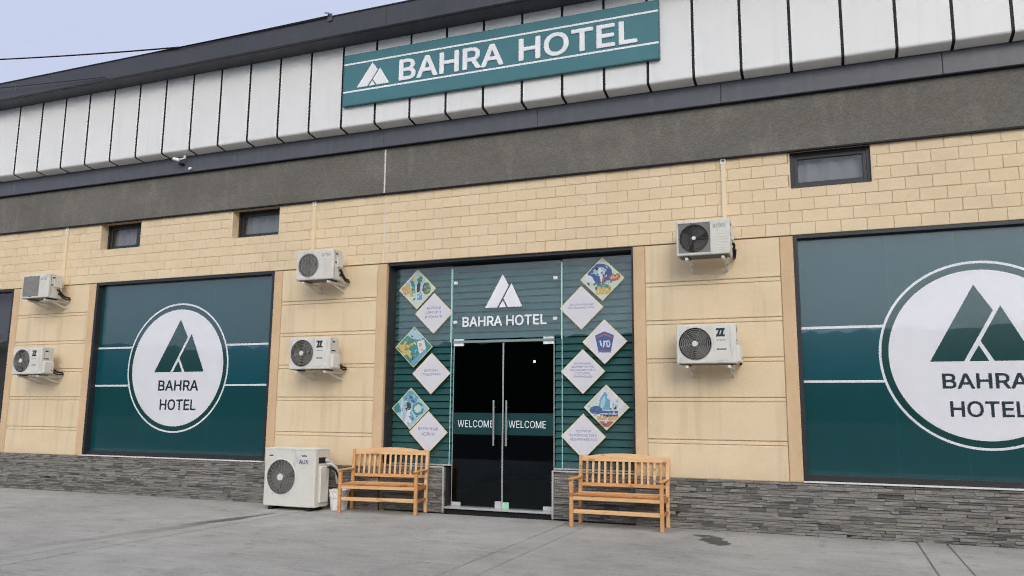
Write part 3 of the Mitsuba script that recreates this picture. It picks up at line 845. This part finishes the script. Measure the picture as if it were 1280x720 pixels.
# ------------------------------------------------------------------ air conditioner units
def rounded(x0, x1, y0, y1, z0, z1, r=0.02):
    s = trimesh.creation.icosphere(subdivisions=1, radius=r).vertices
    return trimesh.convex.convex_hull(np.vstack([s + (x, y, z) for x in (x0 + r, x1 - r) for y in (y0 + r, y1 - r) for z in (z0 + r, z1 - r)]))


def cup(cx, cz, R, yf, depth, n=40):
    """open dark bowl behind a fan grille"""
    t = np.arange(n) / n * 2 * np.pi
    c, s = np.cos(t), np.sin(t)
    v = np.vstack([np.stack([cx + R * c, 0 * c + yf, cz + R * s], -1), np.stack([cx + R * c, 0 * c + yf + depth, cz + R * s], -1), [[cx, yf + depth, cz]]])
    f = []
    for k in range(n):
        q_ = (k + 1) % n
        f += [(k, n + k, n + q_), (k, n + q_, q_), (n + k, 2 * n, n + q_)]
    return trimesh.Trimesh(v, np.array(f), process=False)


def fan_blades(cx, cz, R, y, n, twist=0.035):
    ms = []
    for k in range(n):
        a0 = k * 2 * math.pi / n + 0.3
        a = np.linspace(0, 2 * math.pi / n * 0.72, 8)
        v, f = [], []
        for i, t in enumerate(a):
            for rr in (0.2 * R, 0.6 * R, 0.96 * R):
                ang = a0 + t + 0.25 * rr / R
                v.append((cx + rr * math.cos(ang), y + twist * (i / 7 - 0.5), cz + rr * math.sin(ang)))
        for i in range(7):
            for j in range(2):
                p0, p1 = i * 3 + j, (i + 1) * 3 + j
                f += [(p0, p1, p1 + 1), (p0, p1 + 1, p0 + 1)]
        ms.append(trimesh.Trimesh(np.array(v), np.array(f), process=False))
    return cat(ms)


def bracket(x, yf, z):
    """white angle bracket: arm under the unit, plate on the wall, slanting strut"""
    arm = B(x - 0.018, x + 0.018, yf + 0.02, -0.004, z - 0.035, z - 0.001)
    wallp = B(x - 0.016, x + 0.016, -0.006, -0.001, z - 0.135, z - 0.036)
    st = B(-0.012, 0.012, -0.006, 0.006, 0, 1)
    p0, p1 = np.array([x, -0.01, z - 0.125]), np.array([x, yf + 0.16, z - 0.034])
    L = np.linalg.norm(p1 - p0)
    st.vertices[:, 2] *= L
    st.apply_transform(trimesh.geometry.align_vectors([0, 0, 1], (p1 - p0) / L))
    st.apply_translation(p0)
    return cat([arm, wallp, st])


def wall_unit(x0, x1, z0, z1, style, label, depth=0.28, yf=-0.5):
    A = thing('air_conditioner', label, 'air conditioner', 'air conditioner units on the wall')
    w, h = x1 - x0, z1 - z0
    R = 0.212 if style == 'z' else 0.195
    cx, cz = x0 + (0.245 if style == 'z' else 0.235), (z0 + z1) / 2 + (0.002 if style == 'z' else -0.005)
    yb = yf + depth
    body = rounded(x0, x1, yf, yb, z0, z1, 0.018)
    hole = cyl((cx, yf - 0.05, cz), (cx, yf + 0.13, cz), R, 48)
    cutters = [hole]
    if style in ('mesh', 'square'):
        cutters.append(B(cx - R - 0.01, cx + R + 0.02, yf - 0.02, yf + 0.012, z0 + 0.035, z1 - 0.035))
    try:
        body = trimesh.boolean.difference([body] + cutters, engine='manifold')
    except Exception:
        pass
    part(A, 'casing', body, M_CASE, smooth=25)
    part(A, 'fan_shroud', cup(cx, cz, R - 0.001, yf + 0.008, 0.118), M_FANDARK)
    part(A, 'fan', fan_blades(cx, cz, R - 0.012, yf + 0.075, 3), M_FAN, smooth=True)
    g = []
    if style == 'z':
        for k in range(8):
            g.append(ringy(cx, cz, yf - 0.004 - 0.012 * (1 - k / 8), 0.045 + 0.0235 * k, 0.0035, 36, 5))
        for k in range(6):
            a = k * math.pi / 3 + 0.2
            g.append(cyl((cx, yf - 0.010, cz), (cx + R * math.cos(a), yf + 0.002, cz + R * math.sin(a)), 0.003, 6))
        part(A, 'fan_grille', cat(g), M_WIRE, smooth=True)
        part(A, 'hub_cap', cyl((cx, yf - 0.026, cz), (cx, yf - 0.006, cz), 0.036, 24), M_CASE2, smooth=30)
    elif style == 'bars':
        for k in range(-9, 10):
            xx = k * 0.0195
            hh = math.sqrt(max(R * R - xx * xx, 1e-4))
            g.append(cyl((cx + xx, yf - 0.002, cz - hh), (cx + xx, yf - 0.002, cz + hh), 0.0030 if k % 3 else 0.0048, 6))
        for k in (-1, 0, 1):
            g.append(ringy(cx, cz, yf + 0.002, R * (0.5 + 0.25 * k) + 0.04, 0.003, 32, 5))
        part(A, 'fan_grille', cat(g), M_WIRE, smooth=True)
    else:
        part(A, 'grille_plate', flat(sbox(cx - R - 0.008, z0 + 0.037, cx + R + 0.018, z1 - 0.037).difference(Point(cx, cz).buffer(R - 0.006, 40)), yf + 0.009, 0.004), M_PLATE)
        if style == 'mesh':
            for k in range(13):
                g.append(ringy(cx, cz, yf + 0.002, 0.03 + 0.0128 * k, 0.0024, 32, 4))
            for k in range(12):
                a = k * math.pi / 6
                g.append(cyl((cx, yf + 0.003, cz), (cx + R * math.cos(a), yf + 0.003, cz + R * math.sin(a)), 0.0022, 5))
            part(A, 'hub_cap', cyl((cx, yf - 0.006, cz), (cx, yf + 0.006, cz), 0.026, 20), M_CASE2, smooth=30)
            part(A, 'fan_grille', cat(g), M_GRILLE, smooth=True)
        else:
            for k in range(-16, 17):
                g.append(B(cx + k * 0.0125 - 0.003, cx + k * 0.0125 + 0.003, yf, yf + 0.008, z0 + 0.037, z1 - 0.037))
            part(A, 'fan_grille', cat(g), M_WIRE)
    # front right panel
    px0 = cx + R + 0.03
    if style == 'z':
        part(A, 'front_panel', CB(px0 - 0.005, x1 - 0.085, yf - 0.005, yf + 0.01, z0 + 0.04, z1 - 0.03, 0.004), M_CASE2)
        zx0, zx1, zz0, zz1 = px0 + 0.028, px0 + 0.138, z1 - 0.165, z1 - 0.058
        Zp = shapely.union_all([sbox(zx0, zz1 - 0.026, zx1, zz1), sbox(zx0, zz0, zx1, zz0 + 0.026),
                                Polygon([(zx1, zz1), (zx1 - 0.032, zz1), (zx0 + 0.045, zz0), (zx0 + 0.077, zz0)]), Polygon([(zx1 - 0.045, zz1), (zx1 - 0.07, zz1), (zx0, zz0), (zx0 + 0.03, zz0)])])
        part(A, 'emblem', flat(Zp, yf - 0.0075, 0.0022), M_INK)
        part(A, 'caption', flat(sbox(zx0 + 0.002, zz0 - 0.052, zx1 + 0.01, zz0 - 0.040), yf - 0.0065, 0.0012), M_WIRE)
        part(A, 'nameplate', flat(sbox(zx0 + 0.005, zz0 - 0.172, zx1 + 0.012, zz0 - 0.155), yf - 0.0065, 0.0012), M_GRILLE)
        part(A, 'valve_cover', rounded(x1 - 0.03, x1 + 0.048, yf + 0.03, yb - 0.01, z0 + 0.015, z0 + 0.235, 0.02), M_CASE2, smooth=30)
    else:
        ribs = [CB(px0 + 0.02, x1 - 0.018, yf - 0.004, yf + 0.004, z0 + 0.05 + 0.036 * k, z0 + 0.068 + 0.036 * k, 0.003) for k in range(7)]
        part(A, 'vent', cat(ribs), M_CASE2)
        part(A, 'lettering', text('artel', px0 + 0.022, x1 - 0.055, z1 - 0.12, 0.070, yf - 0.002, 0.002), M_GREYTEXT)
        part(A, 'valve_cover', CB(x1 - 0.002, x1 + 0.022, yf + 0.10, yb - 0.02, z0 + 0.20, z0 + 0.36, 0.006), M_CASE2)
    # side details
    part(A, 'side_handle', cat([CB(x1 - 0.001, x1 + 0.003, yf + 0.07, yf + 0.13, z1 - 0.085, z1 - 0.060, 0.0012), CB(x1 - 0.001, x1 + 0.003, yf + 0.05, yf + 0.15, z1 - 0.22, z1 - 0.20, 0.0012)]), M_BLACK)
    part(A, 'side_panel_line', B(x1 - 0.001, x1 + 0.0015, yf + 0.045, yf + 0.050, z0 + 0.02, z1 - 0.02), M_GRILLE)
    vx = x1 + 0.015
    part(A, 'valve', cat([cyl((x1 - 0.005, yb - 0.09, z0 + 0.16), (x1 + 0.035, yb - 0.09, z0 + 0.16), 0.018, 12), cyl((x1 - 0.005, yb - 0.06, z0 + 0.09), (x1 + 0.035, yb - 0.06, z0 + 0.09), 0.022, 12)]), M_BLACK, smooth=30)
    t = np.linspace(0, 1, 14)
    hose = np.stack([x1 + 0.03 - 0.05 * t, yb - 0.08 + t * (-yb + 0.06), z0 + 0.15 - 0.10 * t - 0.04 * np.sin(t * 3.1)], -1)
    hose2 = hose + np.array([0.012, 0.01, -0.07]) * np.stack([1 - 0 * t, 1 - 0 * t, 1 - 0.6 * t], -1)
    part(A, 'hose', cat([tube(hose, 0.016), tube(hose2, 0.013)]), M_BLACK, smooth=True)
    for x in (x0 + 0.13, x1 - 0.10):
        part(A, 'bracket', bracket(x, yf, z0 - 0.02), M_CASE2)
        part(A, 'foot', B(x - 0.022, x + 0.022, yf + 0.05, yb - 0.02, z0 - 0.0205, z0 + 0.002), M_BLACK)
    part(A, 'base_pan', B(x0 + 0.03, x1 - 0.03, yf + 0.02, yb - 0.01, z0 - 0.006, z0 + 0.004), M_GRILLE)
    return A


wall_unit(-14.18, -13.48, 3.535, 3.985, 'square', 'grey air conditioner with square ribbed grille, upper one at the far left', depth=0.29)
wall_unit(-14.235, -13.475, 2.112, 2.605, 'z', 'white air conditioner with round ring grille, lower one at the far left', depth=0.25)
wall_unit(-7.935, -7.232, 3.550, 4.035, 'bars', 'white air conditioner with barred round grille above left of the entrance', depth=0.27)
wall_unit(-7.985, -7.222, 2.130, 2.630, 'z', 'white air conditioner with ring grille and Z emblem left of the entrance', depth=0.255)
wall_unit(-1.840, -1.138, 3.555, 4.030, 'mesh', 'white air conditioner with dark square grille, upper one right of the entrance', depth=0.28)
wall_unit(-1.868, -1.105, 2.130, 2.640, 'z', 'white air conditioner with Z emblem, lower one right of the entrance', depth=0.28)

for x, z0, lab in ((-13.700, 3.78, 'cream conduit pipe rising from the far left air conditioner'), (-7.965, 4.00, 'cream conduit pipe above the air conditioner left of the entrance'), (-1.250, 4.00, 'cream conduit pipe above the air conditioner right of the entrance')):
    C = thing('conduit_pipe', lab, 'pipe', 'conduit pipes on the brick band')
    part(C, 'pipe', cat([B(x - 0.028, x + 0.028, -0.048, -0.014, z0, 4.93)]), M_CREAM)
    part(C, 'bracket', cat([ringy(x, 4.945, -0.045, 0.030, 0.008, 20, 6), B(x - 0.034, x + 0.034, -0.052, -0.012, 4.905, 4.925)]), M_CLIP)

# floor standing unit
A = thing('floor_air_conditioner', 'large beige air conditioner standing on the pavement beside the left bench', 'air conditioner')
x0, x1, y0, y1, z0, z1 = -8.175, -7.245, -0.705, -0.335, 0.055, 0.915
cx, cz, R = -7.862, 0.488, 0.262
body = rounded(x0, x1, y0, y1, z0, z1, 0.016)
body = trimesh.boolean.difference([body, cyl((cx, y0 - 0.05, cz), (cx, y0 + 0.16, cz), R, 56)], engine='manifold')
part(A, 'casing', body, M_CASE, smooth=25)
part(A, 'lid', CB(x0 - 0.006, x1 + 0.006, y0 - 0.006, y1 + 0.004, z1 - 0.024, z1 + 0.006, 0.006), M_CASE)
part(A, 'fan_shroud', cup(cx, cz, R - 0.001, y0 + 0.010, 0.145, 48), M_FANDARK)
part(A, 'fan', fan_blades(cx, cz, R - 0.015, y0 + 0.085, 3, 0.05), M_FAN, smooth=True)
g = [ringy(cx, cz, y0 - 0.012 + 0.010 * (k / 14) ** 2, 0.05 + 0.0152 * k, 0.0022, 44, 4) for k in range(14)]
for k in range(24):
    a = k * math.pi / 12
    b = a + 0.30
    g.append(tube([(cx + rr * math.cos(a + (b - a) * rr / R), y0 - 0.012 + 0.010 * (rr / R) ** 2, cz + rr * math.sin(a + (b - a) * rr / R)) for rr in np.linspace(0.03, R, 5)], 0.0028, 5))
part(A, 'fan_grille', cat(g), M_WIRE, smooth=True)
part(A, 'grille_rim', ringy(cx, cz, y0, R + 0.004, 0.009, 56, 8), M_CASE2, smooth=True)
part(A, 'hub_cap', cyl((cx, y0 - 0.026, cz), (cx, y0 - 0.006, cz), 0.050, 28), M_CASE2, smooth=30)
part(A, 'lettering', text('AUX', -7.545, -7.375, 0.690, 0.062, y0 - 0.002, 0.002, True), M_BLUE)
part(A, 'caption', flat(shapely.union_all([sbox(-7.50, 0.80, -7.40, 0.822), sbox(-8.09, 0.795, -8.02, 0.817)]), y0 - 0.0015, 0.001), M_GRILLE)
part(A, 'side_cover', rounded(x1 - 0.01, x1 + 0.035, y0 + 0.10, y1 - 0.06, 0.12, 0.66, 0.015), M_CASE, smooth=30)
part(A, 'handle_recess', CB(x1 - 0.001, x1 + 0.004, y0 + 0.08, y1 - 0.12, 0.70, 0.79, 0.0015), M_BLACK)
t = np.linspace(0, 1, 22)
for k, (r_, m_, dx) in enumerate(((0.020, M_HOSE, 0.0), (0.016, M_CASE2, 0.05), (0.014, M_BLACK, 0.02))):
    pts = np.stack([x1 + 0.03 + (0.05 + dx) * np.sin(t * 2.6) + 0.02 * k, y1 - 0.16 + 0.30 * t, 0.74 - 0.05 * k - 0.36 * t ** 1.4 + 0.05 * np.sin(t * 3.1)], -1)
    part(A, 'hose', tube(pts, r_), m_, smooth=True)
for x in (x0 + 0.12, x1 - 0.12):
    part(A, 'foot', B(x - 0.03, x + 0.03, y0 + 0.02, y1 - 0.02, 0.0, 0.056), M_BLACK)


# ------------------------------------------------------------------ benches
def bench(cx, cy, ang, L, label):
    K = thing('wooden_bench', label, 'bench', 'wooden benches beside the entrance')
    M = trimesh.transformations.translation_matrix((cx, cy, 0)) @ trimesh.transformations.rotation_matrix(math.radians(ang), (0, 0, 1))
    hx = L / 2
    def put(name, m, k, smooth=False):
        part(K, name, move(m, M), M_WOODS[k], smooth=smooth)
    lean = lambda z: 0.215 + max(0, z - 0.40) * 0.10          # the back posts lean a little
    def post(x):
        ps = []
        for z in (0.0, 0.40, 0.905):
            y = lean(z)
            ps.append([(x - 0.022, y - 0.024, z), (x + 0.022, y - 0.024, z), (x + 0.022, y + 0.024, z), (x - 0.022, y + 0.024, z)])
        v = np.array(ps).reshape(-1, 3)
        f = [(0, 2, 1), (0, 3, 2), (8, 9, 10), (8, 10, 11)]
        for a in (0, 4):
            for k in range(4):
                l = (k + 1) % 4
                f += [(a + k, a + l, a + 4 + l), (a + k, a + 4 + l, a + 4 + k)]
        return trimesh.Trimesh(v, np.array(f), process=False)
    for s in (-1, 1):
        put('leg', post(s * (hx - 0.022)), 0 if s < 0 else 1)
        put('leg', CB(s * (hx - 0.022) - 0.024, s * (hx - 0.022) + 0.024, -0.252, -0.204, 0, 0.605, 0.005), 0)
        put('armrest', CB(s * (hx - 0.022) - 0.030, s * (hx - 0.022) + 0.030, -0.285, 0.225, 0.606, 0.632, 0.008), 0)
        put('side_rail', CB(s * (hx - 0.022) - 0.014, s * (hx - 0.022) + 0.014, -0.206, 0.194, 0.345, 0.405, 0.004), 2)
        put('side_stretcher', CB(s * (hx - 0.022) - 0.013, s * (hx - 0.022) + 0.013, -0.206, 0.194, 0.175, 0.215, 0.004), 2)
    a = hx - 0.046
    put('apron', CB(-a, a, -0.246, -0.222, 0.350, 0.405, 0.004), 1)
    put('rear_rail', CB(-a, a, 0.205, 0.228, 0.350, 0.400, 0.004), 2)
    put('long_stretcher', CB(-a, a, -0.226, -0.180, 0.175, 0.228, 0.004), 1)
    for k in range(5):
        y = -0.262 + k * 0.0925
        put('seat_slat', CB(-(hx - 0.004) if k == 0 and False else -a, a, y, y + 0.080, 0.407, 0.429, 0.005), (2, 0, 2, 1, 0)[k])
    # crest rail with a shallow arch, lower rail, upright slats
    xs_ = np.linspace(-a, a, 25)
    top = 0.905 + 0.038 * np.clip(1 - (xs_ / (a * 0.82)) ** 2, 0, 1) ** 0.8
    poly = Polygon(list(zip(xs_, top)) + [(a, 0.835), (-a, 0.835)])
    cr = flat(poly, -0.013, 0.026)
    cr.vertices[:, 1] += 0.215 + (cr.vertices[:, 2] - 0.40) * 0.10
    put('crest_rail', cr, 1)
    def slanted(x, w, z0_, z1_, d):
        m = B(x - w, x + w, -d, d, z0_, z1_)
        m.vertices[:, 1] += 0.215 + (m.vertices[:, 2] - 0.40) * 0.10
        return m
    put('lower_rail', slanted(0, a, 0.500, 0.545, 0.014), 0)
    for k in range(13):
        x = -a + (k + 0.78) * (2 * a / 13.56)
        put('back_slat', slanted(x, 0.0155, 0.546, 0.834, 0.007), 1 if k % 4 else 0)
    return K


bench(-6.315, -0.285, 8.5, 1.235, 'orange pine bench left of the glass doors, next to the white bucket')
bench(-2.695, -0.315, 1.0, 1.245, 'orange pine bench right of the glass doors, beside the tan pilaster')

# bucket
K = thing('bucket', 'small white plastic bucket behind the left leg of a bench', 'bucket')
prof = np.array([(0.0, 0.0), (0.118, 0.0), (0.124, 0.01), (0.150, 0.275), (0.159, 0.277), (0.161, 0.300), (0.150, 0.302), (0.144, 0.29), (0.114, 0.02), (0.0, 0.02)])
m = trimesh.creation.revolve(prof, sections=40)
part(K, 'pail', move(m, trimesh.transformations.translation_matrix((-7.075, -0.30, 0.001))), M_BUCKET, smooth=35)
t = np.linspace(0, math.pi, 18)
part(K, 'handle', tube(np.stack([-7.075 + 0.160 * np.cos(t), -0.30 - 0.10 * np.sin(t) - 0.06 * np.sin(t), 0.285 - 0.10 * np.sin(t)], -1), 0.004, 6), M_STEEL, smooth=True)

# security camera under the parapet lip, small bulb beside it
K = thing('security_camera', 'small white security camera under the parapet panels', 'camera')
part(K, 'mount', cat([cyl((-10.72, -0.20, 6.062), (-10.72, -0.20, 5.99), 0.022, 12), cyl((-10.72, -0.20, 6.00), (-10.80, -0.26, 5.965), 0.014, 10)]), M_CLIP)
b_ = rounded(-0.060, 0.060, -0.030, 0.030, -0.026, 0.026, 0.012)
R3 = trimesh.transformations.euler_matrix(0, math.radians(12), math.radians(28))
part(K, 'housing', move(b_, trimesh.transformations.translation_matrix((-10.84, -0.28, 5.965)) @ R3), M_PRINT, smooth=30)
part(K, 'lens', move(cyl((-0.066, 0, -0.004), (-0.05, 0, -0.004), 0.019, 16), trimesh.transformations.translation_matrix((-10.84, -0.28, 5.965)) @ R3), M_BLACK)
part(K, 'base', rounded(-10.85, -10.77, -0.22, -0.13, 5.88, 5.93, 0.02), M_BLACK, smooth=30)
K = thing('sensor_lamp', 'tiny white sensor on the dark ledge near the security camera', 'sensor')
part(K, 'base', CB(-10.66, -10.61, -0.150, -0.126, 5.80, 5.84, 0.004), M_CLIP)
part(K, 'dome', move(trimesh.creation.icosphere(2, 0.022), trimesh.transformations.translation_matrix((-10.635, -0.160, 5.80))), M_CLIP, smooth=True)

# overhead cables and the cable bracket on the roof edge
K = thing('roof_bracket', 'small dark cable bracket on the roof edge', 'bracket')
part(K, 'plate', B(-7.39, -7.31, -0.728, -0.717, 7.80, 7.92), M_DARK)
part(K, 'hook', cat([cyl((-7.35, -0.725, 7.87), (-7.35, -0.76, 7.92), 0.012, 8), cyl((-7.35, -0.76, 7.915), (-7.43, -0.76, 7.93), 0.010, 8)]), M_DARK)


def cable(name, p0, p1, sag, label, r=0.011):
    K = thing(name, label, 'cable')
    t = np.linspace(0, 1, 40)[:, None]
    p = np.array(p0) * (1 - t) + np.array(p1) * t
    p[:, 2] -= (sag * 4 * t * (1 - t))[:, 0]
    part(K, 'wire', tube(p, r, 6), M_CABLE, smooth=True)


cable('overhead_cable', (-10.52, -0.74, 7.862), (-18.10, -0.9, 8.715), 0.05, 'black overhead cable crossing the sky to the roof edge', 0.014)
cable('roof_edge_cable', (-7.34, -0.735, 7.885), (-10.52, -0.74, 7.862), 0.004, 'thin cable strung along the roof edge to its bracket', 0.008)
cable('lower_cable', (-12.25, -0.73, 7.57), (-18.3, -0.9, 7.96), 0.02, 'thin dark cable in front of the dark fascia at far left', 0.007)
